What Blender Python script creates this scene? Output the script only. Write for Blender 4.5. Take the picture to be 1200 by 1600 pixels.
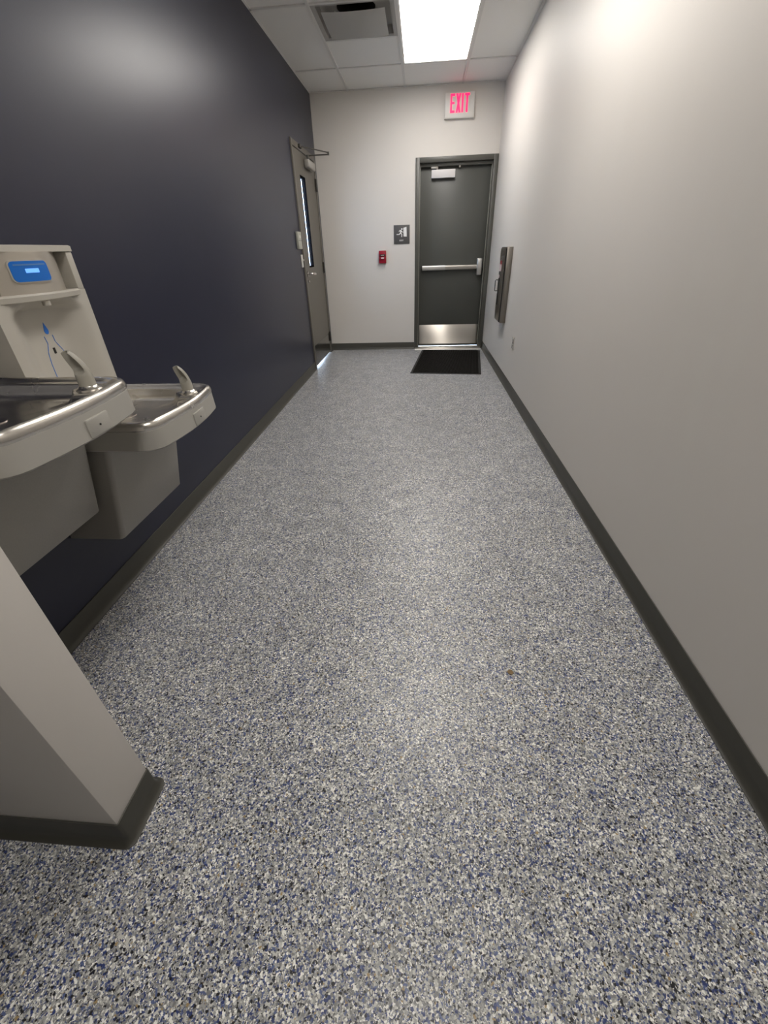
import bpy, bmesh, math, random
from mathutils import Vector, Matrix

for o in list(bpy.data.objects):
    bpy.data.objects.remove(o)
scene = bpy.context.scene
COL = scene.collection
rnd = random.Random(7)

# ------------------------------------------------------------------ camera
F_PX, PITCH, YAW, ROLL, EYE = 648.674, 0.56335, -0.09528, -0.03535, 1.24649
fw = Vector((math.sin(YAW)*math.cos(PITCH), math.cos(YAW)*math.cos(PITCH), -math.sin(PITCH)))
rt = Vector((math.cos(YAW), -math.sin(YAW), 0))
up = rt.cross(fw)
r2 = rt*math.cos(ROLL) + up*math.sin(ROLL)
u2 = up*math.cos(ROLL) - rt*math.sin(ROLL)
cam_d = bpy.data.cameras.new('camera')
cam = bpy.data.objects.new('camera', cam_d)
COL.objects.link(cam)
cam_d.sensor_fit = 'VERTICAL'
cam_d.sensor_height = 36.0
cam_d.lens = F_PX/1600*36.0
cam_d.clip_start = 0.02
cam.matrix_world = Matrix(((r2.x, u2.x, -fw.x, 0), (r2.y, u2.y, -fw.y, 0), (r2.z, u2.z, -fw.z, EYE), (0, 0, 0, 1)))
scene.camera = cam

# ------------------------------------------------------------------ world, exposure
world = bpy.data.worlds.new('world')
scene.world = world
world.use_nodes = True
bg = world.node_tree.nodes['Background']
bg.inputs['Color'].default_value = (0.62, 0.78, 1.0, 1)     # daylight outside the two doors
bg.inputs['Strength'].default_value = 9.0
scene.view_settings.view_transform = 'Standard'
scene.view_settings.look = 'None'
scene.view_settings.gamma = 1.0
scene.view_settings.use_curve_mapping = False
scene.view_settings.exposure = 0.72
LAMP = 9.0            # emission of the ceiling panels
LAMP_COL = (1.0, 0.955, 0.90)

# ------------------------------------------------------------------ room measures (metres)
A, B, D, H = 1.3057, 0.8944, 6.4759, 2.7774     # left wall x=-A, right wall x=B, end wall y=D, ceiling z=H
YB = -3.0                                       # the corridor goes on behind the camera
HB, TOE = 0.0907, 0.0207
TILE = 0.6462
R0 = D - 0.6825                                 # last cross bar of the ceiling grid
GX = [-A + 0.4423 + k*TILE for k in range(3)]   # long bars

# ------------------------------------------------------------------ materials
def new_mat(name):
    m = bpy.data.materials.new(name)
    m.use_nodes = True
    nt = m.node_tree
    return m, nt, nt.nodes['Principled BSDF']

def noise_bump(nt, b, scale, strength, dist=0.002):
    tc = nt.nodes.new('ShaderNodeTexCoord')
    n = nt.nodes.new('ShaderNodeTexNoise')
    n.inputs['Scale'].default_value = scale
    n.inputs['Detail'].default_value = 3
    nt.links.new(tc.outputs['Object'], n.inputs['Vector'])
    bp = nt.nodes.new('ShaderNodeBump')
    bp.inputs['Strength'].default_value = strength
    bp.inputs['Distance'].default_value = dist
    nt.links.new(n.outputs['Fac'], bp.inputs['Height'])
    nt.links.new(bp.outputs['Normal'], b.inputs['Normal'])
    return tc, n

def plain(name, col, rough=0.5, metal=0.0, bump=None, spec=0.5, vary=0.0, vscale=6.0):
    m, nt, b = new_mat(name)
    b.inputs['Base Color'].default_value = (*col, 1)
    b.inputs['Roughness'].default_value = rough
    b.inputs['Metallic'].default_value = metal
    b.inputs['Specular IOR Level'].default_value = spec
    tc = None
    if bump:
        tc, _ = noise_bump(nt, b, *bump)
    if vary > 0:
        tc = tc or nt.nodes.new('ShaderNodeTexCoord')
        n = nt.nodes.new('ShaderNodeTexNoise')
        n.inputs['Scale'].default_value = vscale
        n.inputs['Detail'].default_value = 4
        nt.links.new(tc.outputs['Object'], n.inputs['Vector'])
        rp = nt.nodes.new('ShaderNodeValToRGB')
        rp.color_ramp.elements[0].position = 0.3
        rp.color_ramp.elements[1].position = 0.7
        rp.color_ramp.elements[0].color = (*[c*(1-vary) for c in col], 1)
        rp.color_ramp.elements[1].color = (*[min(1, c*(1+vary)) for c in col], 1)
        nt.links.new(n.outputs['Fac'], rp.inputs['Fac'])
        nt.links.new(rp.outputs['Color'], b.inputs['Base Color'])
    return m

def brushed(name, col, rough, stretch):
    m, nt, b = new_mat(name)
    b.inputs['Base Color'].default_value = (*col, 1)
    b.inputs['Metallic'].default_value = 1.0
    tc = nt.nodes.new('ShaderNodeTexCoord')
    mp = nt.nodes.new('ShaderNodeMapping')
    mp.inputs['Scale'].default_value = stretch
    n = nt.nodes.new('ShaderNodeTexNoise')
    n.inputs['Scale'].default_value = 1.0
    n.inputs['Detail'].default_value = 4
    nt.links.new(tc.outputs['Object'], mp.inputs['Vector'])
    nt.links.new(mp.outputs['Vector'], n.inputs['Vector'])
    mr = nt.nodes.new('ShaderNodeMapRange')
    mr.inputs['To Min'].default_value = rough*0.8
    mr.inputs['To Max'].default_value = rough*1.25
    nt.links.new(n.outputs['Fac'], mr.inputs['Value'])
    nt.links.new(mr.outputs['Result'], b.inputs['Roughness'])
    bp = nt.nodes.new('ShaderNodeBump')
    bp.inputs['Strength'].default_value = 0.025
    bp.inputs['Distance'].default_value = 0.001
    nt.links.new(n.outputs['Fac'], bp.inputs['Height'])
    nt.links.new(bp.outputs['Normal'], b.inputs['Normal'])
    return m

def emit(name, col, strength, base=(0.8, 0.8, 0.8)):
    m, nt, b = new_mat(name)
    b.inputs['Base Color'].default_value = (*base, 1)
    b.inputs['Emission Color'].default_value = (*col, 1)
    b.inputs['Emission Strength'].default_value = strength
    return m

def flake_floor():
    m, nt, b = new_mat('flake_epoxy_floor')
    N, L = nt.nodes, nt.links
    tc = N.new('ShaderNodeTexCoord')
    wob = N.new('ShaderNodeTexNoise')
    wob.inputs['Scale'].default_value = 260
    L.new(tc.outputs['Object'], wob.inputs['Vector'])
    sub = N.new('ShaderNodeVectorMath'); sub.operation = 'SUBTRACT'
    sub.inputs[1].default_value = (0.5, 0.5, 0.5)
    L.new(wob.outputs['Color'], sub.inputs[0])
    mul = N.new('ShaderNodeVectorMath'); mul.operation = 'SCALE'
    mul.inputs['Scale'].default_value = 0.004
    L.new(sub.outputs['Vector'], mul.inputs[0])
    add = N.new('ShaderNodeVectorMath'); add.operation = 'ADD'
    L.new(tc.outputs['Object'], add.inputs[0]); L.new(mul.outputs['Vector'], add.inputs[1])

    def layer(scale, stops):
        v = N.new('ShaderNodeTexVoronoi')
        v.feature = 'F1'
        v.inputs['Scale'].default_value = scale
        v.inputs['Randomness'].default_value = 1.0
        L.new(add.outputs['Vector'], v.inputs['Vector'])
        sp = N.new('ShaderNodeSeparateColor')
        L.new(v.outputs['Color'], sp.inputs['Color'])
        rp = N.new('ShaderNodeValToRGB')
        rp.color_ramp.interpolation = 'CONSTANT'
        while len(rp.color_ramp.elements) < len(stops):
            rp.color_ramp.elements.new(0.5)
        for e, (p, c) in zip(rp.color_ramp.elements, stops):
            e.position = p
            e.color = (*c, 1)
        L.new(sp.outputs['Red'], rp.inputs['Fac'])
        return v, sp, rp
    K = 1.0
    stops = [(0.00, (0.008, 0.008, 0.010)), (0.11, (0.024, 0.042, 0.15)), (0.21, (0.09, 0.120, 0.25)),
             (0.31, (0.21, 0.212, 0.212)), (0.49, (0.35, 0.352, 0.342)), (0.68, (0.55, 0.548, 0.515)), (0.85, (0.86, 0.855, 0.81)), (0.985, (0.36, 0.26, 0.13))]
    v1, s1, c1 = layer(225, stops)
    v2, s2, c2 = layer(400, stops)
    mx = N.new('ShaderNodeMix'); mx.data_type = 'RGBA'
    gt = N.new('ShaderNodeMath'); gt.operation = 'GREATER_THAN'
    gt.inputs[1].default_value = 0.50
    L.new(s1.outputs['Green'], gt.inputs[0])
    L.new(gt.outputs[0], mx.inputs['Factor'])
    L.new(c1.outputs['Color'], mx.inputs['A']); L.new(c2.outputs['Color'], mx.inputs['B'])
    # slow drift of how the flakes were broadcast
    big = N.new('ShaderNodeTexNoise'); big.inputs['Scale'].default_value = 9; big.inputs['Detail'].default_value = 5
    L.new(tc.outputs['Object'], big.inputs['Vector'])
    mr = N.new('ShaderNodeMapRange')
    mr.inputs['From Min'].default_value = 0.3; mr.inputs['From Max'].default_value = 0.7
    mr.inputs['To Min'].default_value = 0.86; mr.inputs['To Max'].default_value = 1.12
    L.new(big.outputs['Fac'], mr.inputs['Value'])
    sc = N.new('ShaderNodeVectorMath'); sc.operation = 'SCALE'
    L.new(mx.outputs['Result'], sc.inputs[0]); L.new(mr.outputs['Result'], sc.inputs['Scale'])
    L.new(sc.outputs['Vector'], b.inputs['Base Color'])
    b.inputs['Roughness'].default_value = 0.30
    b.inputs['Specular IOR Level'].default_value = 0.5
    hs = N.new('ShaderNodeMath'); hs.operation = 'ADD'
    L.new(s1.outputs['Blue'], hs.inputs[0]); L.new(v2.outputs['Distance'], hs.inputs[1])
    bp = N.new('ShaderNodeBump')
    bp.inputs['Strength'].default_value = 0.20
    bp.inputs['Distance'].default_value = 0.0012
    L.new(hs.outputs[0], bp.inputs['Height'])
    L.new(bp.outputs['Normal'], b.inputs['Normal'])
    return m

M = {
    'white': plain('warm_white_wall_paint', (0.665, 0.632, 0.590), 0.48, bump=(240, 0.10, 0.001), spec=0.28, vary=0.012, vscale=1.5),
    'navy': plain('navy_wall_paint', (0.0100, 0.0115, 0.029), 0.33, bump=(240, 0.10, 0.001)),
    'floor': flake_floor(),
    'base': plain('charcoal_rubber_base', (0.052, 0.050, 0.041), 0.45, bump=(60, 0.08, 0.001)),
    'tile': plain('ceiling_tile_face', (0.80, 0.785, 0.75), 0.9, bump=(420, 0.5, 0.0015), vary=0.03, vscale=300),
    'grid': plain('ceiling_grid_enamel', (0.80, 0.785, 0.75), 0.5),
    'dgrey': plain('dark_grey_door_enamel', (0.066, 0.068, 0.061), 0.36, bump=(180, 0.10, 0.001)),
    'dframe': plain('dark_grey_frame_enamel', (0.075, 0.074, 0.064), 0.38, bump=(180, 0.08, 0.001)),
    'taupe': plain('taupe_door_enamel', (0.105, 0.094, 0.078), 0.36, bump=(180, 0.08, 0.001)),
    'steel': brushed('brushed_stainless_sheet', (0.60, 0.57, 0.53), 0.28, (4, 4, 400)),
    'basin': brushed('satin_stainless_basin', (0.70, 0.67, 0.62), 0.25, (24, 24, 24)),
    'cabsteel': brushed('cabinet_stainless', (0.27, 0.248, 0.222), 0.34, (6, 6, 300)),
    'alu': plain('anodised_aluminium', (0.66, 0.65, 0.63), 0.38, 1.0, bump=(200, 0.05, 0.001)),
    'chrome': plain('satin_chrome_lever', (0.62, 0.58, 0.56), 0.22, 1.0),
    'hinge': plain('aged_hinge_steel', (0.05, 0.045, 0.04), 0.4, 0.6),
    'cooler': plain('grey_vinyl_clad_cabinet', (0.270, 0.256, 0.232), 0.42, bump=(300, 0.12, 0.001), vary=0.03, vscale=200),
    'skirt': plain('grey_basin_skirt', (0.375, 0.362, 0.328), 0.40, bump=(300, 0.06, 0.001)),
    'filler': plain('warm_grey_moulded_plastic', (0.43, 0.408, 0.362), 0.38, bump=(300, 0.05, 0.001)),
    'fillpanel': plain('filler_head_panel', (0.50, 0.46, 0.40), 0.30, 0.55),
    'spout': plain('grey_flexible_bubbler', (0.34, 0.325, 0.28), 0.45),
    'blue': plain('blue_display_face', (0.003, 0.135, 0.54), 0.28),
    'lcd': emit('display_window_lit', (0.16, 0.42, 1.0), 0.55, (0.1, 0.3, 0.8)),
    'print': plain('blue_print', (0.02, 0.16, 0.60), 0.5),
    'faint': plain('faint_print_on_blue', (0.08, 0.20, 0.45), 0.5),
    'black': plain('black_plastic', (0.008, 0.008, 0.008), 0.5),
    'matteblack': plain('matte_black_glazing_stop', (0.006, 0.006, 0.007), 1.0, spec=0.0),
    'darkened_steel': plain('kick_plate_dark_reflection', (0.16, 0.15, 0.13), 0.16, 1.0),  # steel coloured dark in place of the dark reflection in it
    'void': plain('dark_duct_lining', (0.012, 0.012, 0.010), 0.9),
    'signwhite': plain('exit_sign_housing', (0.68, 0.66, 0.62), 0.45),
    'exitred': emit('exit_letters_lit', (1.0, 0.004, 0.085), 1.25, (0.5, 0.01, 0.05)),
    'plaque': plain('charcoal_sign_plastic', (0.075, 0.072, 0.072), 0.5),
    'plwhite': plain('white_sign_print', (0.80, 0.79, 0.78), 0.5),
    'red': plain('fire_red_enamel', (0.31, 0.004, 0.020), 0.35),
    'darkred': plain('dark_red_recess', (0.035, 0.004, 0.006), 0.4),
    'device': plain('pale_device_plastic', (0.40, 0.40, 0.35), 0.45),
    'device2': plain('white_plate_plastic', (0.62, 0.60, 0.56), 0.4),
    'closer': plain('silver_closer_cover', (0.34, 0.325, 0.30), 0.42, 0.15),
    'closerw': plain('pale_closer_cover', (0.62, 0.60, 0.60), 0.45),
    'armsteel': plain('closer_arm_steel', (0.09, 0.085, 0.075), 0.4, 0.5),
    'mat': plain('black_mat_pile', (0.010, 0.009, 0.008), 0.95, bump=(350, 1.0, 0.006), vary=0.3, vscale=60, spec=0.1),
    'rubber': plain('black_mat_rubber', (0.006, 0.006, 0.006), 0.55),
    'decal': plain('pale_decal', (0.62, 0.50, 0.50), 0.5),
    'decalred': plain('red_decal_print', (0.30, 0.02, 0.03), 0.5),
    'tan': plain('dry_leaf_scrap', (0.20, 0.13, 0.06), 0.8),
    'lamp_lowered': emit('led_diffuser_lowered', LAMP_COL, LAMP*0.74, (0.8, 0.8, 0.8)),  # panel output lowered to darken the near end of the corridor
    'bar': plain('bar_enamel_shaded', (0.67, 0.66, 0.63), 0.5),  # grid enamel toned darker to draw the shadow lines along the bars
    'cone': plain('cone_enamel_shaded', (0.36, 0.35, 0.33), 0.5),  # white enamel darkened, the shade of the recess put into its colour
    'lamp': emit('lit_led_diffuser', LAMP_COL, LAMP, (0.8, 0.8, 0.8)),
    'concrete': plain('outside_concrete', (0.45, 0.45, 0.44), 0.9, bump=(40, 0.4, 0.004)),
}
gm, gnt, gb = new_mat('wired_door_glass')
gb.inputs['Base Color'].default_value = (0.85, 0.92, 1.0, 1)
gb.inputs['Roughness'].default_value = 0.02
gb.inputs['Transmission Weight'].default_value = 1.0
gb.inputs['IOR'].default_value = 1.05
M['glass'] = gm

km, knt, kb = new_mat('horizontally_brushed_kick_plate')
kb.inputs['Base Color'].default_value = (0.85, 0.80, 0.73, 1)
kb.inputs['Metallic'].default_value = 1.0
kb.inputs['Roughness'].default_value = 0.40
kb.inputs['Anisotropic'].default_value = 0.98
kb.inputs['Anisotropic Rotation'].default_value = 0.25
ktn = knt.nodes.new('ShaderNodeTangent')
ktn.direction_type = 'RADIAL'
ktn.axis = 'Z'
knt.links.new(ktn.outputs['Tangent'], kb.inputs['Tangent'])
M['kick'] = km

# ------------------------------------------------------------------ mesh helpers
def link(name, bm, mat, parent=None, smooth=False, bevel=0.0, seg=2, angle=35):
    bmesh.ops.recalc_face_normals(bm, faces=bm.faces)
    if bevel:
        es = [e for e in bm.edges if len(e.link_faces) == 2 and e.calc_face_angle(0) > math.radians(angle)]
        bmesh.ops.bevel(bm, geom=es, offset=bevel, segments=seg, profile=0.5, affect='EDGES', clamp_overlap=True)
    if smooth or bevel:
        for f in bm.faces:
            f.smooth = True
        for e in bm.edges:
            if len(e.link_faces) == 2 and e.calc_face_angle(0) > math.radians(40):
                e.smooth = False
    me = bpy.data.meshes.new(name)
    bm.to_mesh(me)
    bm.free()
    me.materials.append(M[mat] if isinstance(mat, str) else mat)
    o = bpy.data.objects.new(name, me)
    COL.objects.link(o)
    if parent:
        o.parent = parent
        o.matrix_parent_inverse = parent.matrix_world.inverted()
    return o

def bx(bm, x0, x1, y0, y1, z0, z1):
    vs = [bm.verts.new((x, y, z)) for x in (x0, x1) for y in (y0, y1) for z in (z0, z1)]
    for q in ((0, 1, 3, 2), (4, 6, 7, 5), (0, 4, 5, 1), (2, 3, 7, 6), (0, 2, 6, 4), (1, 5, 7, 3)):
        bm.faces.new([vs[i] for i in q])
    return vs

def box(name, ext, mat, parent=None, bevel=0.0, seg=2):
    bm = bmesh.new()
    bx(bm, *ext)
    return link(name, bm, mat, parent, bevel=bevel, seg=seg)

def loft(bm, rings, closed=True, cap0=True, cap1=True):
    R = [[bm.verts.new(p) for p in r] for r in rings]
    n = len(R[0])
    for a, b in zip(R, R[1:]):
        for i in range(n if closed else n-1):
            j = (i+1) % n
            bm.faces.new((a[i], a[j], b[j], b[i]))
    if closed and cap0: bm.faces.new(R[0][::-1])
    if closed and cap1: bm.faces.new(R[-1])
    return R

def tube(bm, pts, rad, n=10):
    pts = [Vector(p) for p in pts]
    rings = []
    for i, p in enumerate(pts):
        d = (pts[min(i+1, len(pts)-1)] - pts[max(i-1, 0)]).normalized()
        ref = Vector((0, 0, 1)) if abs(d.z) < 0.9 else Vector((1, 0, 0))
        a = d.cross(ref).normalized(); b = d.cross(a)
        r = rad[i] if isinstance(rad, (list, tuple)) else rad
        rings.append([p + a*r*math.cos(2*math.pi*k/n) + b*r*math.sin(2*math.pi*k/n) for k in range(n)])
    loft(bm, rings)

def cyl(name, p0, p1, r, mat, parent=None, n=16, bevel=0.0):
    bm = bmesh.new()
    tube(bm, [p0, p1], r, n)
    return link(name, bm, mat, parent, smooth=True, bevel=bevel)

def prism(bm, poly, fn, t0, t1):
    """polygon in (u,v), extruded from t0 to t1; fn(u,v,t) -> world"""
    a = [bm.verts.new(fn(u, v, t0)) for u, v in poly]
    b = [bm.verts.new(fn(u, v, t1)) for u, v in poly]
    bm.faces.new(a[::-1]); bm.faces.new(b)
    n = len(poly)
    for i in range(n):
        j = (i+1) % n
        bm.faces.new((a[i], a[j], b[j], b[i]))

def rrect(u0, u1, v0, v1, r, n=5):
    out = []
    for cu, cv, a0 in ((u1-r, v1-r, 0), (u0+r, v1-r, 90), (u0+r, v0+r, 180), (u1-r, v0+r, 270)):
        for k in range(n+1):
            t = math.radians(a0 + 90*k/n)
            out.append((cu + r*math.cos(t), cv + r*math.sin(t)))
    return out

def empty(name, loc):
    o = bpy.data.objects.new(name, None)
    o.empty_display_size = 0.1
    COL.objects.link(o)
    o.location = loc
    o.matrix_world = Matrix.Translation(loc)
    return o

def tag(o, label, cat=None, group=None, kind=None):
    o['label'] = label
    if cat: o['category'] = cat
    if group: o['group'] = group
    if kind: o['kind'] = kind
    return o

def struct(o, label):
    o['kind'] = 'structure'
    o['label'] = label
    return o

# ================================================================== THE SETTING
WT = 0.16
WL = 0.10
# left door opening / end door opening
L0, L1, LT = 5.285, 6.362, 2.205         # outer edges of the left door frame (y0, y1, top)
E0, E1, ET = -0.088, 0.892, 2.163        # outer edges of the end door frame (x0, x1, top)

bm = bmesh.new()
bx(bm, -A-1.6, B+WT, YB-WT, D+1.5, -0.12, 0)
struct(link('floor', bm, 'floor'), 'seamless epoxy floor of white, grey, blue and black flakes')

bm = bmesh.new()
bx(bm, -A-WL, -A, YB, L0+0.02, 0, H+0.25)
bx(bm, -A-WL, -A, L1-0.02, D+WT, 0, H+0.25)
bx(bm, -A-WL, -A, L0+0.02, L1-0.02, LT-0.02, H+0.25)
struct(link('wall_left', bm, 'navy'), 'dark navy satin painted wall behind the drinking fountains')
bm = bmesh.new()
bx(bm, B, B+WT, YB, D+WT, 0, H+0.25)
struct(link('wall_right', bm, 'white'), 'long warm white satin painted wall on the right')
bm = bmesh.new()
bx(bm, -A, E0+0.02, D, D+WT, 0, H+0.25)
bx(bm, E1-0.02, B, D, D+WT, 0, H+0.25)
bx(bm, E0+0.02, E1-0.02, D, D+WT, ET-0.02, H+0.25)
struct(link('wall_back', bm, 'white'), 'warm white end wall with the exit door')
bm = bmesh.new()
bx(bm, -A-WT, B+WT, YB-WT, YB, 0, H+0.25)
struct(link('wall_front', bm, 'white'), 'warm white wall closing the corridor behind the viewer')
# short wing wall standing out from the left wall beside the fountains
SX, SY0, SY1 = -0.7135, 0.392, 0.519
bm = bmesh.new()
bx(bm, -A, SX, SY0, SY1, 0, H)
struct(link('wall_wing', bm, 'white', bevel=0.0015, seg=2), 'short warm white wing wall standing out beside the tall fountain')

# ---- cove base: a rubber profile swept along each wall
PROF = [(0.0005, HB), (0.0035, HB-0.0008), (0.0045, HB-0.003), (0.005, 0.034), (0.0075, 0.020), (0.012, 0.010),
        (0.018, 0.0045), (TOE, 0.003), (TOE, 0.0002), (0.0005, 0.0002)]
def sweep_base(name, stations, label):
    """stations: (x, y, nx, ny) with outward normal"""
    bm = bmesh.new()
    rings = [[(x+nx*o, y+ny*o, z) for o, z in PROF] for x, y, nx, ny in stations]
    loft(bm, rings)
    struct(link(name, bm, 'base', smooth=True), label)
sweep_base('baseboard_left', [(-A, SY1, 1, 0), (-A, L0-0.001, 1, 0)], 'charcoal rubber cove base along the navy wall')
sweep_base('baseboard_corner', [(-A, L1+0.001, 1, 0), (-A, D-0.005, 1, 0)], 'short charcoal cove base between side door and corner')
sweep_base('baseboard_right', [(B, D-0.005, -1, 0), (B, YB, -1, 0)], 'charcoal rubber cove base along the right wall')
sweep_base('baseboard_back', [(-A, D, 0, -1), (E0-0.001, D, 0, -1)], 'charcoal rubber cove base under the end wall')
sweep_base('baseboard_front', [(B, YB, 0, 1), (-A, YB, 0, 1)], 'charcoal rubber cove base behind the viewer')
sweep_base('baseboard_near', [(-A, YB, 1, 0), (-A, SY0, 1, 0)], 'charcoal rubber cove base on the navy wall before the wing wall')
st = [(-A, SY0, 0, -1)]
for cx, cy, a0 in ((SX-0.004, SY0+0.004, -90), (SX-0.004, SY1-0.004, 0)):
    for k in range(9):
        t = math.radians(a0 + 90*k/8)
        st.append((cx+0.004*math.cos(t), cy+0.004*math.sin(t), math.cos(t), math.sin(t)))
st.append((-A, SY1, 0, 1))
sweep_base('baseboard_wing', st, 'charcoal cove base wrapped round the wing wall')

# ---- suspended ceiling
ceil = empty('ceiling', (0, 0, H))
struct(ceil, 'suspended ceiling of white lay-in tiles in a white grid')
box('ceiling_deck', (-A-WT, B+WT, YB-WT, D+WT, H+0.25, H+0.33), 'tile', ceil)
ys = [R0 - k*TILE for k in range(0, 16)]                # cross bar lines towards the viewer
ys = [y for y in ys if y > YB]
XS = [-A] + GX + [B]
def tile_piece(x0, x1, y0, y1):
    g = 0.0015
    return box('ceiling_tile', (x0+g, x1-g, y0+g, y1-g, H+0.006, H+0.020), 'tile', ceil, bevel=0.0)
def cell(col, y0, y1):
    tile_piece(XS[col], XS[col+1], y0, y1)
LAMPS = [R0 - 2*TILE, R0 - 6*TILE, R0 - 10*TILE]                       # near ends of the 2x4 lay-in lights (two tiles long)
VENT_Y0 = R0 - 2*TILE
bars_y = sorted(set(round(y, 4) for y in ys))
rows = [D] + ys + [YB]
for c in range(4):
    cell(c, ys[0], D)                                  # cut tiles at the end wall
    k = 0
    while k < len(ys):
        y1 = ys[k]
        y0 = ys[k+2] if k+2 < len(ys) else YB
        if c == 2 and any(abs(y0-l) < 0.01 for l in LAMPS):
            pass
        elif c == 1 and abs(y0-VENT_Y0) < 0.01:
            cell(c, y0+TILE, y1)
        else:
            cell(c, y0, y1)
        k += 2
BW = 0.012
for x in GX:
    box('grid_bar', (x-BW, x+BW, YB, D, H-0.002, H+0.006), 'bar', ceil)
for k, y in enumerate(ys):
    for c in range(4):
        if k % 2 == 0 or (c == 1 and abs(y-(VENT_Y0+TILE)) < 0.01):
            xa = XS[c] + (BW if c else 0); xb = XS[c+1] - (BW if c < 3 else 0)
            box('grid_bar', (xa, xb, y-BW, y+BW, H-0.0015, H+0.006), 'bar', ceil)
for e in ((-A, -A+0.02, YB, D), (B-0.02, B, YB, D), (-A+0.02, B-0.02, D-0.02, D)):
    box('wall_angle', (*e, H-0.0015, H+0.0025), 'grid', ceil)

# ================================================================== LIGHTS
def ceiling_light(y0, label, mat='lamp'):
    t = empty('ceiling_light', ((GX[1]+GX[2])/2, y0+TILE, H))
    x0, x1, y1 = GX[1]+BW, GX[2]-BW, y0+2*TILE-BW
    ya = y0+BW
    f = 0.014
    bm = bmesh.new()
    bx(bm, x0, x0+f, ya, y1, H+0.000, H+0.03); bx(bm, x1-f, x1, ya, y1, H+0.000, H+0.03)
    bx(bm, x0+f, x1-f, ya, ya+f, H+0.000, H+0.03); bx(bm, x0+f, x1-f, y1-f, y1, H+0.000, H+0.03)
    link('frame', bm, 'grid', t)
    bm = bmesh.new()
    bx(bm, x0+f, x1-f, ya+f, y1-f, H+0.004, H+0.012)
    link('diffuser', bm, mat, t)
    bm = bmesh.new()
    bx(bm, x0+0.002, x1-0.002, ya+0.002, y1-0.002, H+0.031, H+0.07)
    link('housing', bm, 'grid', t)
    return tag(t, label, 'ceiling light', 'lay-in ceiling lights')
ceiling_light(LAMPS[0], 'lit flat panel ceiling light above the exit end of the corridor')
ceiling_light(LAMPS[1], 'lit flat panel ceiling light over the middle of the corridor')
ceiling_light(LAMPS[2], 'lit flat panel ceiling light overhead, level with the wing wall', 'lamp_lowered')

# ---- air diffuser
vx0, vx1 = GX[0]+BW, GX[1]-BW
vy0, vy1 = VENT_Y0+BW, VENT_Y0+TILE-BW
vc = ((vx0+vx1)/2, (vy0+vy1)/2)
v = empty('air_diffuser', (vc[0], vc[1], H))
tag(v, 'square white ceiling air diffuser with a floating plaque beside the light panel', 'air vent')
def sq(hw, z, n=8, cx=vc[0], cy=vc[1]):
    p = []
    for (ax, ay, dx, dy) in ((-1, -1, 1, 0), (1, -1, 0, 1), (1, 1, -1, 0), (-1, 1, 0, -1)):
        for k in range(n):
            p.append((cx+hw*(ax+2*dx*k/n), cy+hw*(ay+2*dy*k/n), z))
    return p
def circ(r, z, n=32, cx=vc[0], cy=vc[1]):
    return [(cx+r*math.cos(math.radians(-135)+2*math.pi*k/n), cy+r*math.sin(math.radians(-135)+2*math.pi*k/n), z) for k in range(n)]
hw = (vx1-vx0)/2
bm = bmesh.new()
loft(bm, [sq(hw, H+0.006), sq(hw, H), sq(hw-0.016, H-0.001), sq(hw-0.034, H+0.004), sq(hw-0.044, H+0.055), circ(0.155, H+0.075), circ(0.15, H+0.14)], cap0=False, cap1=False)
link('cone', bm, 'cone', v, smooth=True)
bm = bmesh.new()
loft(bm, [circ(0.150, H+0.078), circ(0.150, H+0.22)], cap0=False, cap1=True)
link('duct_collar', bm, 'void', v, smooth=True)
bm = bmesh.new()
n = 12
grid = []
for i in range(n+1):
    row = []
    for j in range(n+1):
        u, w = -1+2*i/n, -1+2*j/n
        z = H - 0.030 + 0.012*(u*u*0.55 + w*w*0.45)
        row.append(bm.verts.new((vc[0]+u*0.240, vc[1]-0.010+w*0.240, z)))
    grid.append(row)
for i in range(n):
    for j in range(n):
        bm.faces.new((grid[i][j], grid[i+1][j], grid[i+1][j+1], grid[i][j+1]))
bmesh.ops.solidify(bm, geom=bm.faces[:], thickness=0.004)
link('plaque', bm, 'tile' if False else 'grid', v, smooth=True)
for sx in (-1, 1):
    cyl('hanger', (vc[0]+sx*0.17, vc[1], H-0.018), (vc[0]+sx*0.17, vc[1], H+0.066), 0.004, 'grid', v, 8)

# ================================================================== END DOOR (door_2)
d2 = empty('door_2', ((E0+E1)/2, D, 0))
struct(d2, 'dark grey steel exit door with a push bar in the end wall')
FJ = 0.052
RC = 0.075                                   # door face set back from the wall
bm = bmesh.new()
bx(bm, E0, E0+FJ, D-0.012, D+WT, 0, ET)
bx(bm, E1-FJ, E1, D-0.012, D+WT, 0, ET)
bx(bm, E0+FJ, E1-FJ, D-0.012, D+WT, ET-FJ, ET)
link('door_frame', bm, 'dframe', d2, bevel=0.003)
bm = bmesh.new()
bx(bm, E0+FJ, E0+FJ+0.010, D+0.03, D+RC, 0.02, ET-FJ-0.0)
bx(bm, E1-FJ-0.012, E1-FJ, D+0.03, D+RC, 0.02, ET-FJ-0.0)
bx(bm, E0+FJ+0.010, E1-FJ-0.012, D+0.03, D+RC, ET-FJ-0.034, ET-FJ)
link('door_stop', bm, 'dframe', d2, bevel=0.002)
px0, px1, pz0, pz1 = E0+FJ+0.004, E1-FJ-0.004, 0.0215, ET-FJ-0.006
bm = bmesh.new()
bx(bm, px0, px1, D+RC+0.004, D+RC+0.049, pz0, pz1)
panel = link('door_panel', bm, 'dgrey', d2, bevel=0.002)
PF = D+RC+0.004                               # panel face
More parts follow.
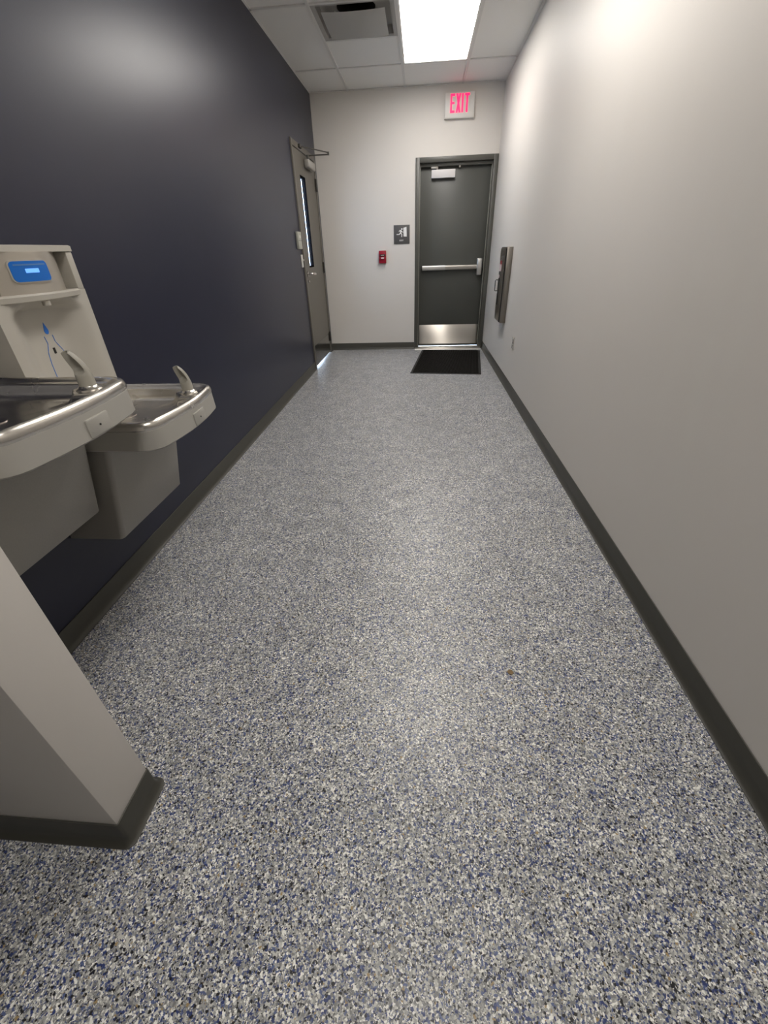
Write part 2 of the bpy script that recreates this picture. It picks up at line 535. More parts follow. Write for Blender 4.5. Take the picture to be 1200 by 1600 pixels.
# light weather seal showing as a pale line
bm = bmesh.new()
bx(bm, E0+FJ+0.0005, E0+FJ+0.004, D+0.026, D+0.030, 0.03, ET-FJ-0.05)
bx(bm, E1-FJ-0.0165, E1-FJ-0.0125, D+0.028, D+0.031, 0.03, ET-FJ-0.05)
link('weather_seal', bm, 'device', d2)
kp = box('kick_plate', (px0+0.014, px1-0.016, PF-0.002, PF+0.001, 0.050, 0.306), 'kick', panel, bevel=0.0006)
th = bmesh.new()
prof = [(D-0.085, 0.0), (D-0.083, 0.004), (D-0.05, 0.013), (D-0.046, 0.0155), (D+0.05, 0.0155), (D+0.055, 0.020), (D+0.075, 0.020), (D+0.085, 0.0125), (D+0.16, 0.010), (D+0.16, 0.0)]
loft(th, [[(x, y, z) for y, z in prof] for x in (E0+0.01, E1-0.03)])
link('threshold', th, 'alu', d2, smooth=True)
# push bar
pb = empty('panic_bar', ((px0+px1)/2, PF, 1.02))
pb.parent = d2; pb.matrix_parent_inverse = d2.matrix_world.inverted()
zc = 1.017
bm = bmesh.new()
pr = rrect(-0.028, 0.028, 0, 0.058, 0.010, 3)
def bar(name, x0, x1, mat, hs=1.0, ds=1.0):
    bm = bmesh.new()
    loft(bm, [[(x, PF-0.004-v_*ds, zc+u*hs) for u, v_ in pr] for x in (x0, x1)])
    return link(name, bm, mat, pb, smooth=True)
bar('end_cap', 0.000, 0.012, 'black', 1.06, 1.0)
bar('push_pad', 0.012, 0.315, 'alu', 1.0, 1.0)
bar('touch_rail', 0.315, 0.735, 'steel', 0.92, 0.93)
bm = bmesh.new()
bx(bm, 0.735, 0.802, PF-0.072, PF-0.001, zc-0.098, zc+0.098)
link('latch_head', bm, 'alu', pb, bevel=0.014, seg=3)
box('strike', (0.804, 0.826, PF-0.045, PF, zc-0.035, zc+0.035), 'black', pb, bevel=0.003)
# closer on the door head
cl = empty('door_closer', (0.24, PF, 2.0))
cl.parent = d2; cl.matrix_parent_inverse = d2.matrix_world.inverted()
CY = PF
bm = bmesh.new()
bx(bm, 0.106, 0.392, CY-0.058, CY-0.001, 1.966, 2.046)
link('closer_cover', bm, 'closerw', cl, bevel=0.004)
cyl('pivot_post', (0.172, CY-0.036, 2.046), (0.172, CY-0.036, 2.088), 0.013, 'closer', cl, 12)
bm = bmesh.new()
bx(bm, 0.150, 0.455, CY-0.046, CY-0.026, 2.076, 2.086)
link('main_arm', bm, 'armsteel', cl, bevel=0.002)
box('arm_bracket', (0.100, 0.165, CY-0.056, CY-0.016, 2.056, 2.074), 'closer', cl, bevel=0.003)
cyl('arm_joint', (0.445, CY-0.036, 2.062), (0.445, CY-0.036, 2.096), 0.013, 'closer', cl, 12)

# ================================================================== SIDE DOOR (door_1)
d1 = empty('door_1', (-A, (L0+L1)/2, 0))
struct(d1, 'taupe side door with a narrow glass lite in the navy wall')
FP = 0.014
bm = bmesh.new()
bx(bm, -A-WL, -A+FP, L0, L0+FJ, 0, LT)
bx(bm, -A-WL, -A+FP, L1-FJ, L1, 0, LT)
bx(bm, -A-WL, -A+FP, L0+FJ, L1-FJ, LT-FJ, LT)
link('door_frame', bm, 'taupe', d1, bevel=0.003)
dy0, dy1 = L0+FJ+0.004, L1-FJ-0.004
DF = -A+0.006                                # face of the leaf
w0, w1, wz0, wz1 = 5.545, 5.775, 1.095, 1.945
TH = 0.032
bm = bmesh.new()
bx(bm, DF-TH, DF, dy0, w0, 0.022, LT-FJ-0.004)
bx(bm, DF-TH, DF, w1, dy1, 0.022, LT-FJ-0.004)
bx(bm, DF-TH, DF, w0, w1, 0.022, wz0)
bx(bm, DF-TH, DF, w0, w1, wz1, LT-FJ-0.004)
leaf = link('door_panel', bm, 'taupe', d1)
bm = bmesh.new()
g = 0.016
bx(bm, DF-TH-0.010, DF+0.003, w0, w0+g, wz0, wz1); bx(bm, DF-TH-0.010, DF+0.003, w1-g, w1, wz0, wz1)
bx(bm, DF-TH-0.010, DF+0.003, w0+g, w1-g, wz0, wz0+g); bx(bm, DF-TH-0.010, DF+0.003, w0+g, w1-g, wz1-g, wz1)
link('lite_frame', bm, 'matteblack', leaf, bevel=0.002)
box('glass_pane', (DF-0.012, DF-0.007, w0+g, w1-g, wz0+g, wz1-g), 'glass', leaf)
box('kick_plate', (DF, DF+0.0015, dy0+0.03, dy1-0.03, 0.03, 0.262), 'darkened_steel', leaf)
for z in (0.22, 1.07, 1.93):
    h_ = cyl('hinge', (DF+0.010, dy1+0.004, z-0.062), (DF+0.010, dy1+0.004, z+0.062), 0.0085, 'hinge', d1, 12)
    box('hinge_leaf', (DF, DF+0.003, dy1-0.026, dy1-0.002, z-0.06, z+0.06), 'hinge', h_)
lv = empty('lever_handle', (DF, 5.415, 1.035)); lv.parent = d1; lv.matrix_parent_inverse = d1.matrix_world.inverted()
ly = 5.405
cyl('rose', (DF, ly, 1.035), (DF+0.012, ly, 1.035), 0.028, 'chrome', lv, 20, bevel=0.003)
bm = bmesh.new()
tube(bm, [(DF+0.010, ly, 1.035), (DF+0.048, ly, 1.035), (DF+0.060, ly+0.012, 1.035), (DF+0.062, ly+0.07, 1.034), (DF+0.058, ly+0.150, 1.030)], [0.013, 0.013, 0.014, 0.013, 0.013], 12)
link('lever', bm, 'chrome', lv, smooth=True)
cyl('key_cylinder', (DF, ly, 0.962), (DF+0.014, ly, 0.962), 0.014, 'chrome', lv, 16)
# closer, pull side, arm folded out into the corridor
c1 = empty('door_closer', (DF, 5.85, 2.07)); c1.parent = d1; c1.matrix_parent_inverse = d1.matrix_world.inverted()
bm = bmesh.new()
bx(bm, DF+0.001, DF+0.060, 5.80, 6.12, 2.035, 2.108)
link('closer_cover', bm, 'closer', c1, bevel=0.012, seg=3)
pv = Vector((DF+0.032, 5.885, 2.108))
cyl('pivot_post', pv, pv+Vector((0, 0, 0.045)), 0.013, 'armsteel', c1, 12)
elbow = Vector((-1.045, 5.93, 2.160))
bm = bmesh.new(); tube(bm, [pv+Vector((0, 0, 0.038)), elbow+Vector((0, 0, -0.006))], 0.0065, 8)
link('main_arm', bm, 'armsteel', c1, smooth=True)
bm = bmesh.new(); tube(bm, [elbow+Vector((0, 0, 0.010)), (-A+FP+0.012, 5.60, 2.182)], 0.006, 8)
link('fore_arm', bm, 'armsteel', c1, smooth=True)
cyl('arm_joint', elbow-Vector((0, 0, 0.013)), elbow+Vector((0, 0, 0.017)), 0.010, 'armsteel', c1, 12)
box('arm_shoe', (-A+FP, -A+FP+0.022, 5.57, 5.65, 2.168, 2.198), 'armsteel', c1, bevel=0.003)

# ================================================================== DRINKING FOUNTAINS
CABD0, CABD1 = 0.212, 0.292           # cabinet depth at its foot and under the basin
DEP, BULGE = 0.468, 0.032             # basin depth at the corners, extra in the middle of the front

def outline(yc, w, inset=0.0, big=False):
    """plan of the basin, closed polygon (x,y), back on the wall"""
    hw_ = w/2 - inset
    x0 = -A + 0.002 + inset
    def xf(y):
        t = (y-yc)/(w/2)
        return -A + DEP + BULGE*(1-t*t) - inset
    r = max(0.060 - inset*0.3, 0.02)
    rb = max(0.012, 0.004+inset*0.5)
    P = []
    P.append((x0, yc-hw_+rb)); 
    for k in range(1, 6):
        t = math.radians(180+90*k/5); P.append((x0+rb+rb*math.cos(t), yc-hw_+rb+rb*math.sin(t)))
    yn = yc-hw_
    xc = xf(yn+r)-r
    for k in range(0, 9):
        t = math.radians(-90+78*k/8); P.append((xc+r*math.cos(t), yn+r+r*math.sin(t)))
    for k in range(1, 12):
        y = yn+r*1.0 + (2*hw_-2*r)*k/12
        P.append((xf(y), y))
    yf = yc+hw_
    rf = r if not big else r
    for k in range(0, 9):
        t = math.radians(12+78*k/8); P.append((xc+rf*math.cos(t), yf-rf+rf*math.sin(t)))
    for k in range(0, 6):
        t = math.radians(90+90*k/5); P.append((x0+rb+rb*math.cos(t), yf-rb+rb*math.sin(t)))
    return P

def radial(poly, c, n=96):
    out = []
    m = len(poly)
    for k in range(n):
        t = 2*math.pi*k/n
        dx, dy = math.cos(t), math.sin(t)
        best = 0
        for i in range(m):
            ax, ay = poly[i][0]-c[0], poly[i][1]-c[1]
            bx_, by_ = poly[(i+1) % m][0]-c[0], poly[(i+1) % m][1]-c[1]
            ex, ey = bx_-ax, by_-ay
            den = dx*ey - dy*ex
            if abs(den) < 1e-12: continue
            s = (ax*ey - ay*ex)/den
            q = (ax*dy - ay*dx)/den
            if s > 0 and -1e-6 <= q <= 1+1e-6: best = max(best, s)
        out.append((c[0]+dx*best, c[1]+dy*best))
    return out

def ring(yc, w, inset, z, c):
    return [(x, y, z) for x, y in radial(outline(yc, w, inset), c)]

def fountain(y0, y1, zr, zbot, label):
    yc, w = (y0+y1)/2, y1-y0
    t = empty('drinking_fountain', (-A, yc, zbot))
    c = (-A+0.24, yc)
    SK = 0.098                       # skirt height
    # grey skirt under the steel rim
    bm = bmesh.new()
    loft(bm, [ring(yc, w, 0.030, zr-SK-0.002, c), ring(yc, w, 0.008, zr-SK, c), ring(yc, w, -0.001, zr-SK+0.007, c), ring(yc, w, 0.0015, zr-0.030, c), ring(yc, w, 0.006, zr-0.026, c)], cap1=False)
    sk = link('basin_skirt', bm, 'skirt', t, smooth=True)
    # stainless rolled rim and bowl; the bowl is cut back round the spout corner
    sp = (-A+DEP-0.052, y1-0.098)
    def bowl(inset, z, cut):
        out = []
        for x, y, zz in ring(yc, w, inset, z, c):
            d = Vector((x-sp[0], y-sp[1]))
            if d.length < cut or (x > sp[0]-0.02 and y > sp[1]-0.02 and cut > 0.01):
                dirv = Vector((c[0]-sp[0], c[1]-sp[1])).normalized()
                # slide towards the bowl centre until clear of the spout deck
                p = Vector((x, y)); cc = Vector(c)
                for s in range(60):
                    q = p.lerp(cc, s/60)
                    if (q-Vector(sp)).dot(dirv) > cut: break
                x, y = q.x, q.y
            out.append((x, y, z))
        return out
    bm = bmesh.new()
    rr = [ring(yc, w, 0.0025, zr-0.030, c), ring(yc, w, -0.001, zr-0.024, c), ring(yc, w, 0.000, zr-0.012, c), ring(yc, w, 0.004, zr-0.004, c),
          ring(yc, w, 0.011, zr, c), ring(yc, w, 0.020, zr-0.002, c), ring(yc, w, 0.027, zr-0.008, c), ring(yc, w, 0.033, zr-0.011, c),
          bowl(0.040, zr-0.0125, 0.034), bowl(0.045, zr-0.017, 0.039), bowl(0.053, zr-0.032, 0.047), bowl(0.066, zr-0.0445, 0.058), bowl(0.085, zr-0.050, 0.072), bowl(0.14, zr-0.053, 0.11), bowl(0.19, zr-0.0545, 0.15)]
    loft(bm, rr, cap0=False)
    link('basin', bm, 'basin', t, smooth=True)
    dr = cyl('drain', (c[0], yc, zr-0.0560), (c[0], yc, zr-0.0525), 0.028, 'chrome', t, 20)
    # spout: flared collar and a horn shaped hood open towards the bowl
    z0 = zr-0.0125
    bm = bmesh.new()
    loft(bm, [[(sp[0]+r*math.cos(a), sp[1]+r*math.sin(a), z0+dz) for a in [2*math.pi*k/24 for k in range(24)]] for r, dz in ((0.032, 0.0), (0.031, 0.005), (0.024, 0.009), (0.0215, 0.0125))])
    link('spout_collar', bm, 'basin', t, smooth=True)
    lean = Vector((-0.74, -0.67, 0)).normalized()     # the horn leans over the bowl
    bd = Vector((-0.16, -0.98, 0)).normalized()       # and its hollow mouth opens along the basin
    sd = Vector((-bd.y, bd.x, 0))
    bm = bmesh.new()
    rings = []
    NS = 16
    for i in range(NS+1):
        s = i/NS
        z = 0.010 + 0.088*s
        fwd = 0.022*max(0, s-0.22)**1.6*1.5
        R_ = 0.0205 - 0.0010*s - 0.0085*s**6
        cen = Vector((sp[0], sp[1], z0+z)) + lean*fwd
        tilt = math.radians(38)*max(0, s-0.35)
        axis_f = (bd*math.cos(tilt) - Vector((0, 0, 1))*math.sin(tilt))
        m_ = max(0.0, min(1.0, (s-0.36)/0.16))
        rg = []
        for k in range(28):
            a = 2*math.pi*k/28
            ca, sa = math.cos(a), math.sin(a)
            rad_f = R_*ca
            if ca > 0:
                hol = m_*(1.0 - abs(sa)**2.2)
                rad_f = R_*(ca*(1-hol) - 0.75*hol)
            rg.append(cen + axis_f*rad_f + sd*(R_*sa))
        rings.append(rg)
    loft(bm, rings)
    so = link('spout', bm, 'spout', t, smooth=True)
    oz = z0+0.010+0.088*0.45
    cyl('nozzle', Vector((sp[0], sp[1], oz-0.012))-bd*0.002, Vector((sp[0], sp[1], oz))+bd*0.002, 0.0035, 'black', so, 10)
    # cabinet, leaning out towards the basin
    zt = zr-SK+0.004
    bm = bmesh.new()
    ca, cb = y0+0.012, y1-0.020
    n_, rad = 4, 0.016
    def cr(z, dep):
        x1 = -A+dep
        P = [(-A+0.001, ca, z)]
        for k in range(n_+1):
            a = math.radians(-90+90*k/n_); P.append((x1-rad+rad*math.cos(a), ca+rad+rad*math.sin(a), z))
        for k in range(n_+1):
            a = math.radians(90*k/n_); P.append((x1-rad+rad*math.cos(a), cb-rad+rad*math.sin(a), z))
        P.append((-A+0.001, cb, z))
        return P
    hgt = zt-zbot
    loft(bm, [cr(zbot, CABD0-0.004), cr(zbot+0.004, CABD0), cr(zbot+hgt*0.5, (CABD0+CABD1)/2), cr(zt, CABD1)])
    link('cabinet', bm, 'cooler', t, smooth=True)
    # embossed square push plate, bent to the skirt
    pa, pb_ = (y1-0.256, y1-0.172)
    za, zb_ = zr-0.090, zr-0.044
    def on(y, z, o):
        tt = (y-yc)/(w/2)
        return (-A + DEP + BULGE*(1-tt*tt) + o, y, z)
    bm = bmesh.new()
    poly = rrect(pa, pb_, za, zb_, 0.004, 3)
    loft(bm, [[on(y, z, -0.004) for y, z in poly], [on(y, z, 0.003) for y, z in poly],
              [on((y-(pa+pb_)/2)*0.95+(pa+pb_)/2, (z-(za+zb_)/2)*0.93+(za+zb_)/2, 0.0042) for y, z in poly]])
    bt = link('push_plate', bm, 'skirt', t, smooth=True)
    pm = on((pa+pb_)/2, (za+zb_)/2, 0.004)
    cyl('plate_dimple', pm, (pm[0]+0.0012, pm[1], pm[2]), 0.0028, 'black', bt, 10)
    tag(t, label, 'drinking fountain', 'pair of wall hung drinking fountains')
    return t
fountain(0.689, 1.161, 0.9625, 0.511, 'higher grey wall drinking fountain with steel basin, nearer the wing wall')
fountain(1.168, 1.640, 0.8140, 0.358, 'lower grey wall drinking fountain under the bottle filling station')

# ---- bottle filling station over the lower fountain
f0, f1, ft, fb = 1.222, 1.620, 1.292, 0.8145
fc = (f0+f1)/2; fhw = (f1-f0)/2
bf = empty('bottle_filling_station', (-A, fc, fb))
tag(bf, 'warm grey bottle filling station with a blue display on the navy wall', 'bottle filler')
FD = 0.088                                     # depth of the side flanges
ZL = 1.160                                     # ledge below the head
def grid_surface(bm, us, zs, fn):
    G = [[bm.verts.new(fn(u, z)) for u in us] for z in zs]
    for i in range(len(zs)-1):
        for j in range(len(us)-1):
            bm.faces.new((G[i][j], G[i][j+1], G[i+1][j+1], G[i+1][j]))
    return G
# shell: flanges, sides, concave alcove
bm = bmesh.new()
rings = []
zs = [fb + (ZL-0.08-fb)*k/8 for k in range(8)] + [ZL-0.08+0.08*k/14 for k in range(15)]
def alcove(u, z):
    e = 1-abs(u)
    s = min(1, max(0, (e-0.13)/0.60)); s = s*s*(3-2*s)
    arc = ZL - 0.012 - 0.040*abs(u/0.87)**3
    k = min(1, max(0, (arc-z)/0.035)); k = k*k*(3-2*k)
    return FD - 0.056*s*k
us = [-1+2*k/40 for k in range(41)]
for z in zs:
    r_ = [(-A+0.001, f0, z)] + [(-A+alcove(u, z), fc+u*fhw, z) for u in us] + [(-A+0.001, f1, z)]
    rings.append(r_)
loft(bm, rings)
link('alcove_shell', bm, 'filler', bf, smooth=True)
# head: side flanges, cap, convex panel
for s in (-1, 1):
    ya, yb = (f0, f0+0.030) if s < 0 else (f1-0.030, f1)
    box('side_flange', (-A+0.001, -A+FD, ya, yb, ZL, ft-0.018), 'filler', bf, bevel=0.003)
box('head_back', (-A+0.001, -A+0.045, f0+0.030, f1-0.030, ZL, ft-0.018), 'filler', bf)
def bulge(u, d0, d1):
    return d0 + (d1-d0)*(1-u*u)
bm = bmesh.new()
for_z = [(ft-0.018, 0), (ft-0.003, 0), (ft, 0.004)]
def plan(d0, d1, hwid, ins, z, nn=24):
    P = [(-A+0.001, fc-hwid+ins, z)]
    P += [(-A+bulge(u, d0, d1)-ins, fc+u*(hwid-ins), z) for u in [-1+2*k/nn for k in range(nn+1)]]
    P += [(-A+0.001, fc+hwid-ins, z)]
    return P
loft(bm, [plan(FD+0.002, FD+0.010, fhw+0.002, i_, z) for z, i_ in for_z])
link('top_cap', bm, 'filler', bf, smooth=True)
PWID = fhw-0.066
bm = bmesh.new()
loft(bm, [plan(0.070, 0.112, PWID, 0, z) for z in (ZL, ft-0.018)])
link('head_panel', bm, 'fillpanel', bf, smooth=True)
bm = bmesh.new()
loft(bm, [plan(FD-0.004, FD+0.034, fhw-0.012, i_, z) for z, i_ in ((ZL-0.020, 0.010), (ZL-0.016, 0.002), (ZL-0.002, 0.0), (ZL+0.003, 0.004))])
link('ledge', bm, 'filler', bf, smooth=True)
def on_panel(y, z, o):
    u = (y-fc)/PWID
    return (-A+bulge(u, 0.070, 0.112)+o, y, z)
def patch(name, poly, fn, o0, o1, mat, parent):
    bm = bmesh.new()
    prism(bm, poly, fn, o0, o1)
    return link(name, bm, mat, parent)
q0, q1, z0_, z1_ = 1.328, 1.452, 1.196, 1.250
def slab(name, u0, u1, w0_, w1_, r, o0, o1, mat, parent):
    bm = bmesh.new()
    nn = 28
    rings = []
    # bent rounded slab built from vertical slices
    for k in range(nn+1):
        y = u0+(u1-u0)*(0.5-0.5*math.cos(math.pi*k/nn))
        e = min(y-u0, u1-y)
        cut = 0 if e >= r else r - math.sqrt(max(0, r*r-(r-e)**2))
        a_, b_ = w0_+cut, w1_-cut
        if b_-a_ < 1e-4: a_, b_ = (w0_+w1_)/2-5e-5, (w0_+w1_)/2+5e-5
        rings.append([on_panel(y, a_, o0), on_panel(y, b_, o0), on_panel(y, b_, o1), on_panel(y, a_, o1)])
    loft(bm, rings)
    return link(name, bm, mat, parent, smooth=True)
bz = slab('display_bezel', q0-0.003, q1+0.003, z0_-0.003, z1_+0.003, 0.014, 0.0, 0.005, 'filler', bf)
slab('display_face', q0, q1, z0_, z1_, 0.012, 0.0035, 0.0062, 'blue', bz)
slab('display_window', 1.366, 1.410, 1.219, 1.230, 0.001, 0.006, 0.0068, 'lcd', bz)
slab('faint_lettering', 1.338, 1.442, 1.2385, 1.2425, 0.001, 0.006, 0.0066, 'faint', bz)
cyl('fill_nozzle', (-A+0.104, 1.402, ZL-0.034), (-A+0.104, 1.402, ZL-0.016), 0.012, 'filler', bf, 16, bevel=0.002)
# blue print on the alcove: drop and bottle outline
def on_alc(y, z, o=0.0):
    u = (y-fc)/fhw
    return (-A+alcove(u, z)+o, y, z)
DROP = [(0, 0.033), (0.005, 0.020), (0.0085, 0.010), (0.0090, 0.004), (0.006, -0.002), (0, -0.0045), (-0.006, -0.002), (-0.0090, 0.004), (-0.0085, 0.010), (-0.005, 0.020)]
DC = (1.436, 1.040)
patch('drop_print', [(DC[0]+a_, DC[1]+b_) for a_, b_ in DROP], lambda u, v_, t_: on_alc(u, v_, t_), 0.0003, 0.0012, 'print', bf)
def ribbon(name, pts, wd):
    bm = bmesh.new()
    P = [Vector(p) for p in pts]
    dense = []
    for a_, b_ in zip(P, P[1:]):
        for k in range(4): dense.append(a_.lerp(b_, k/4))
    dense.append(P[-1])
    tube(bm, [on_alc(p.x, p.y, 0.0006) for p in dense], wd, 6)
    return link(name, bm, 'print', bf, smooth=True)
LB = [(1.417, 1.031), (1.420, 1.008), (1.406, 0.980), (1.400, 0.945), (1.399, 0.914), (1.399, 0.86)]
RB = [(1.454, 1.031), (1.455, 1.010), (1.476, 0.974), (1.480, 0.936), (1.482, 0.894), (1.482, 0.86)]
ribbon('bottle_print', LB, 0.0011); ribbon('bottle_print', RB, 0.0011)
box('sensor_eye', (-A+0.0300, -A+0.0335, 1.432, 1.441, 0.973, 0.992), 'black', bf)

# ================================================================== SIGNS AND DEVICES ON THE END WALL
def wall_xz(y):          # flat print on the end wall, facing the viewer
    return lambda u, v_, t_: (u, y-t_, v_)
ex = empty('exit_sign', (0.401, D, 2.482))
tag(ex, 'lit exit sign with red letters high on the end wall', 'exit sign')
box('sign_housing', (0.236, 0.566, D-0.046, D, 2.484, 2.700), 'signwhite', ex, bevel=0.004)
box('face_plate', (0.240, 0.562, D-0.0485, D-0.045, 2.488, 2.696), 'signwhite', ex, bevel=0.001)
SF = wall_xz(D-0.0484)
lx0, lx1, lz0, lz1 = 0.296, 0.508, 2.530, 2.688
def letter(name, polys):
    bm = bmesh.new()
    for i_, p in enumerate(polys): prism(bm, p, SF, 0.0001*i_, 0.0022+0.00012*i_)
    return link(name, bm, 'exitred', ex)
hh = lz1-lz0; s_ = 0.019
R4 = lambda a_, b_, c_, d_: [(a_, c_), (b_, c_), (b_, d_), (a_, d_)]
xE = lx0
letter('letter', [R4(xE, xE+s_, lz0, lz1), R4(xE+s_, xE+0.050, lz1-0.020, lz1), R4(xE+s_, xE+0.046, lz0+hh*0.46, lz0+hh*0.46+0.018), R4(xE+s_, xE+0.050, lz0, lz0+0.020)])
xX = lx0+0.062
letter('letter', [[(xX, lz1), (xX+0.021, lz1), (xX+0.054, lz0), (xX+0.033, lz0)], [(xX+0.033, lz1), (xX+0.054, lz1), (xX+0.021, lz0), (xX, lz0)]])
xI = lx0+0.126
letter('letter', [R4(xI, xI+s_, lz0, lz1)])
xT = lx0+0.157
letter('letter', [R4(xT, xT+0.055, lz1-0.020, lz1), R4(xT+0.018, xT+0.037, lz0, lz1-0.020)])

pq = empty('exit_plaque', (-0.26, D, 1.303))
tag(pq, 'small charcoal exit plaque with white running figure beside the exit door', 'sign')
px_, pX_, pz_, pZ_ = -0.362, -0.158, 1.302, 1.507
box('backing', (px_, pX_, D-0.007, D-0.0005, pz_, pZ_), 'plaque', pq, bevel=0.0012)
PQ = wall_xz(D-0.0068)
U = lambda x, y: (px_+(x-530)/(897-530)*(pX_-px_), pZ_-(y-170)/(627-170)*(pZ_-pz_))
def pic(name, polys, parent=pq):
    bm = bmesh.new()
    for i_, p in enumerate(polys): prism(bm, [U(*q) for q in p], PQ, 0.0, 0.0016+0.00007*i_)
    return link(name, bm, 'plwhite', parent)
pic('door_symbol', [[(752, 240), (826, 218), (830, 452), (757, 446)]])
def limb(*pts, w=18):
    out = []
    P = [Vector(p) for p in pts]
    for i_, (a_, b_) in enumerate(zip(P, P[1:])):
        d = (b_-a_).normalized(); n_ = Vector((-d.y, d.x))*w/2
        a2, b2 = a_-d*w*0.25, b_+d*w*0.25
        out.append([tuple(a2+n_), tuple(a2-n_), tuple(b2-n_), tuple(b2+n_)])
    return out
head = [(718+19*math.cos(2*math.pi*k/14), 266+19*math.sin(2*math.pi*k/14)) for k in range(14)]
pic('running_figure', [head, [(672, 290), (706, 288), (714, 310), (700, 372), (672, 372), (680, 330)]] + limb((672, 296), (652, 326), w=15) + limb((704, 308), (722, 334), (748, 342), w=14)
    + limb((682, 362), (656, 394), (598, 394), w=20) + limb((692, 362), (716, 394), (712, 452), w=19))
def small_text(x, polys):
    bm = bmesh.new()
    for i_, p in enumerate(polys): prism(bm, [U(x+a_, 524+b_) for a_, b_ in p], PQ, 0.0, 0.0015+0.00007*i_)
    return link('raised_letter', bm, 'plwhite', pq)
small_text(662, [R4(0, 6, 0, 34), R4(6, 20, 0, 6), R4(6, 17, 14, 20), R4(6, 20, 28, 34)])
small_text(688, [[(0, 0), (7, 0), (22, 34), (15, 34)], [(15, 0), (22, 0), (7, 34), (0, 34)]])
small_text(717, [R4(0, 6, 0, 34)])
small_text(730, [R4(0, 22, 0, 6), R4(8, 14, 6, 34)])

ps = empty('alarm_pull_station', (-0.515, D, 1.09))
tag(ps, 'small red fire alarm pull station on the end wall', 'fire alarm')
bm = bmesh.new(); bx(bm, -0.563, -0.467, D-0.046, D-0.0005, 1.092, 1.236)
body = link('housing', bm, 'red', ps, bevel=0.007, seg=3)
box('handle_recess', (-0.553, -0.477, D-0.0475, D-0.044, 1.168, 1.196), 'darkred', ps, bevel=0.002)
box('pull_handle', (-0.549, -0.481, D-0.060, D-0.045, 1.138, 1.166), 'red', ps, bevel=0.004)
box('white_print', (-0.532, -0.498, D-0.0606, D-0.0595, 1.147, 1.158), 'plwhite', ps)
box('handle_print', (-0.535, -0.495, D-0.0482, D-0.0470, 1.180, 1.187), 'device', ps)

# ================================================================== RIGHT WALL
ec = empty('extinguisher_cabinet', (B, 5.05, 0.548))
tag(ec, 'shallow stainless fire extinguisher cabinet on the right wall near the exit', 'cabinet')
c0, c1_, cz0, cz1, cp = 4.885, 5.225, 0.549, 1.233, 0.058
bm = bmesh.new(); bx(bm, B-cp, B-0.0005, c0, c1_, cz0, cz1)
link('cabinet_trim', bm, 'cabsteel', ec, bevel=0.0025)
dr_ = box('cabinet_door', (B-cp-0.007, B-cp, c0+0.014, c1_-0.004, cz0+0.010, cz1-0.012), 'cabsteel', ec, bevel=0.0015)
box('gap_shade_strip', (B-cp-0.0115, B-cp+0.001, c0+0.0085, c0+0.0135, cz0+0.010, cz1-0.012), 'black', ec)  # solid black strip painting the shade between trim and door
for k in range(4):
    box('louvre', (B-cp-0.010, B-cp-0.006, c0+0.03, c1_-0.02, cz1-0.046-0.022*k, cz1-0.036-0.022*k), 'cabsteel', dr_, bevel=0.001)
box('door_window', (B-cp-0.009, B-cp-0.0065, c1_-0.115, c1_-0.035, 0.70, 1.10), 'black', dr_, bevel=0.001)
box('decal', (B-cp-0.0105, B-cp-0.007, c1_-0.150, c1_-0.030, 1.018, 1.080), 'decal', dr_)
box('decal_red', (B-cp-0.0112, B-cp-0.0070, c1_-0.145, c1_-0.060, 1.082, 1.112), 'decalred', dr_)
box('decal_small', (B-cp-0.0112, B-cp-0.0070, c1_-0.09, c1_-0.040, 0.955, 0.985), 'decal', dr_)
bm = bmesh.new()
hx = B-cp-0.007
tube(bm, [(hx, 5.19, 0.935), (hx-0.026, 5.19, 0.935), (hx-0.031, 5.19, 0.930), (hx-0.031, 5.19, 0.836), (hx-0.026, 5.19, 0.831), (hx, 5.19, 0.831)], 0.0045, 8)
link('pull_handle', bm, 'armsteel', dr_, smooth=True)

ou = empty('wall_outlet', (B, 4.318, 0.39))
tag(ou, 'white duplex wall outlet low on the right wall', 'outlet')
box('cover_plate', (B-0.006, B-0.0005, 4.280, 4.356, 0.391, 0.511), 'white', ou, bevel=0.002)
for z in (0.426, 0.476):
    bm = bmesh.new()
    prism(bm, rrect(4.300, 4.336, z-0.017, z+0.017, 0.008), lambda u, v_, t_: (B-0.005-t_, u, v_), 0, 0.003)
    rc = link('receptacle', bm, 'device2', ou)
    bm = bmesh.new()
    bx(bm, B-0.0088, B-0.0075, 4.308, 4.3115, z-0.004, z+0.009)
    bx(bm, B-0.0088, B-0.0075, 4.3235, 4.327, z-0.004, z+0.007)
    bx(bm, B-0.0088, B-0.0075, 4.315, 4.321, z-0.012, z-0.007)
    link('slots', bm, 'black', rc)
bm = bmesh.new(); bx(bm, B-0.0063, B-0.0045, 4.292, 4.344, 0.448, 0.454); bx(bm, B-0.0085, B-0.0045, 4.288, 4.2925, 0.400, 0.502); bx(bm, B-0.0085, B-0.0045, 4.3435, 4.348, 0.400, 0.502)
link('shadow_strips', bm, 'black', ou)  # black strips painting shadow lines on the cover plate

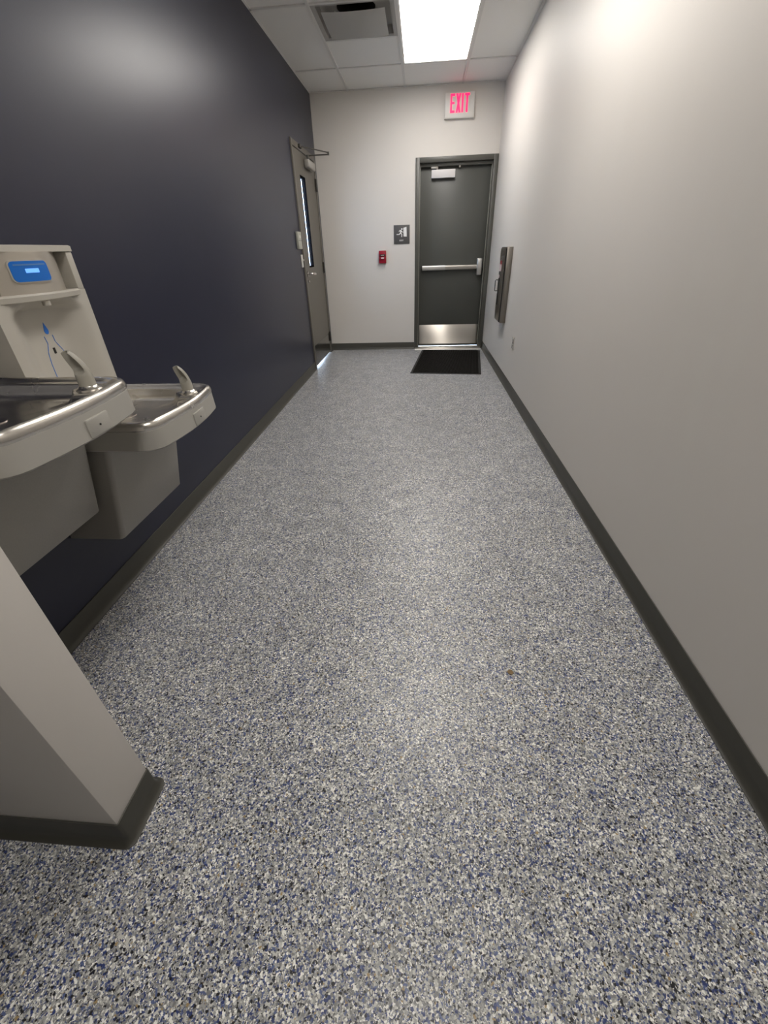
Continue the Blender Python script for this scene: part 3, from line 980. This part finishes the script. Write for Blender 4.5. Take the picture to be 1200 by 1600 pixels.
# ================================================================== LEFT WALL DEVICES
cr_ = empty('card_reader', (-A, 5.16, 1.28))
tag(cr_, 'pale grey access control unit on the navy wall beside the side door', 'card reader')
box('housing', (-A+0.0005, -A+0.026, 5.088, 5.228, 1.278, 1.432), 'device', cr_, bevel=0.004)
box('sensor_window', (-A+0.0255, -A+0.028, 5.130, 5.190, 1.375, 1.400), 'device2', cr_, bevel=0.001)
box('seam', (-A+0.0250, -A+0.0266, 5.092, 5.224, 1.352, 1.355), 'black', cr_)
sw = empty('light_switch', (-A, 5.235, 1.105))
tag(sw, 'white toggle light switch below the card reader', 'light switch')
box('switch_plate', (-A+0.0005, -A+0.007, 5.197, 5.270, 1.108, 1.226), 'device2', sw, bevel=0.002)
bm = bmesh.new()
loft(bm, [[(-A+0.006, y, z) for y, z in ((5.227, 1.155), (5.239, 1.155), (5.239, 1.179), (5.227, 1.179))], [(-A+0.026, y, z) for y, z in ((5.229, 1.173), (5.237, 1.173), (5.237, 1.183), (5.229, 1.183))]])
link('toggle', bm, 'device2', sw)

# ================================================================== ON THE FLOOR
ang = math.radians(-6.0)
mt = empty('door_mat', (0.366, 5.655, 0.0005))
mt.rotation_euler.z = ang
mt.matrix_world = Matrix.Translation((0.366, 5.655, 0.0005)) @ Matrix.Rotation(ang, 4, 'Z')
tag(mt, 'black entrance mat lying askew before the exit door', 'door mat')
def local(name, bm, mat, **k):
    o = link(name, bm, mat, None, **k)
    o.parent = mt
    return o
mw, ml = 0.411, 0.672
bm = bmesh.new()
loft(bm, [[(x, y, z) for x, y in rrect(-mw+i_, mw-i_, -ml+i_, ml-i_, 0.012, 3)] for z, i_ in ((0, 0), (0.003, 0.0005), (0.0045, 0.004))])
local('rubber_border', bm, 'rubber', smooth=True)
bm = bmesh.new()
nr = 56
for k in range(nr):
    x0 = -mw+0.028 + (2*mw-0.056)*k/nr
    bx(bm, x0, x0+(2*mw-0.056)/nr*0.78, -ml+0.028, ml-0.028, 0.0040, 0.0085+0.001*rnd.random())
local('carpet_ribs', bm, 'mat')
fl = bmesh.new()
pts = [(0, 0.012), (0.008, 0.006), (0.011, -0.003), (0.003, -0.011), (-0.006, -0.008), (-0.010, 0.002)]
loft(fl, [[(0.3275+a_, 0.944+b_, z+0.001*math.sin(7*a_*100)) for a_, b_ in pts] for z in (0.0005, 0.0022)])
tag(link('leaf_scrap', fl, 'tan'), 'tiny tan dry leaf scrap on the speckled floor', 'leaf')
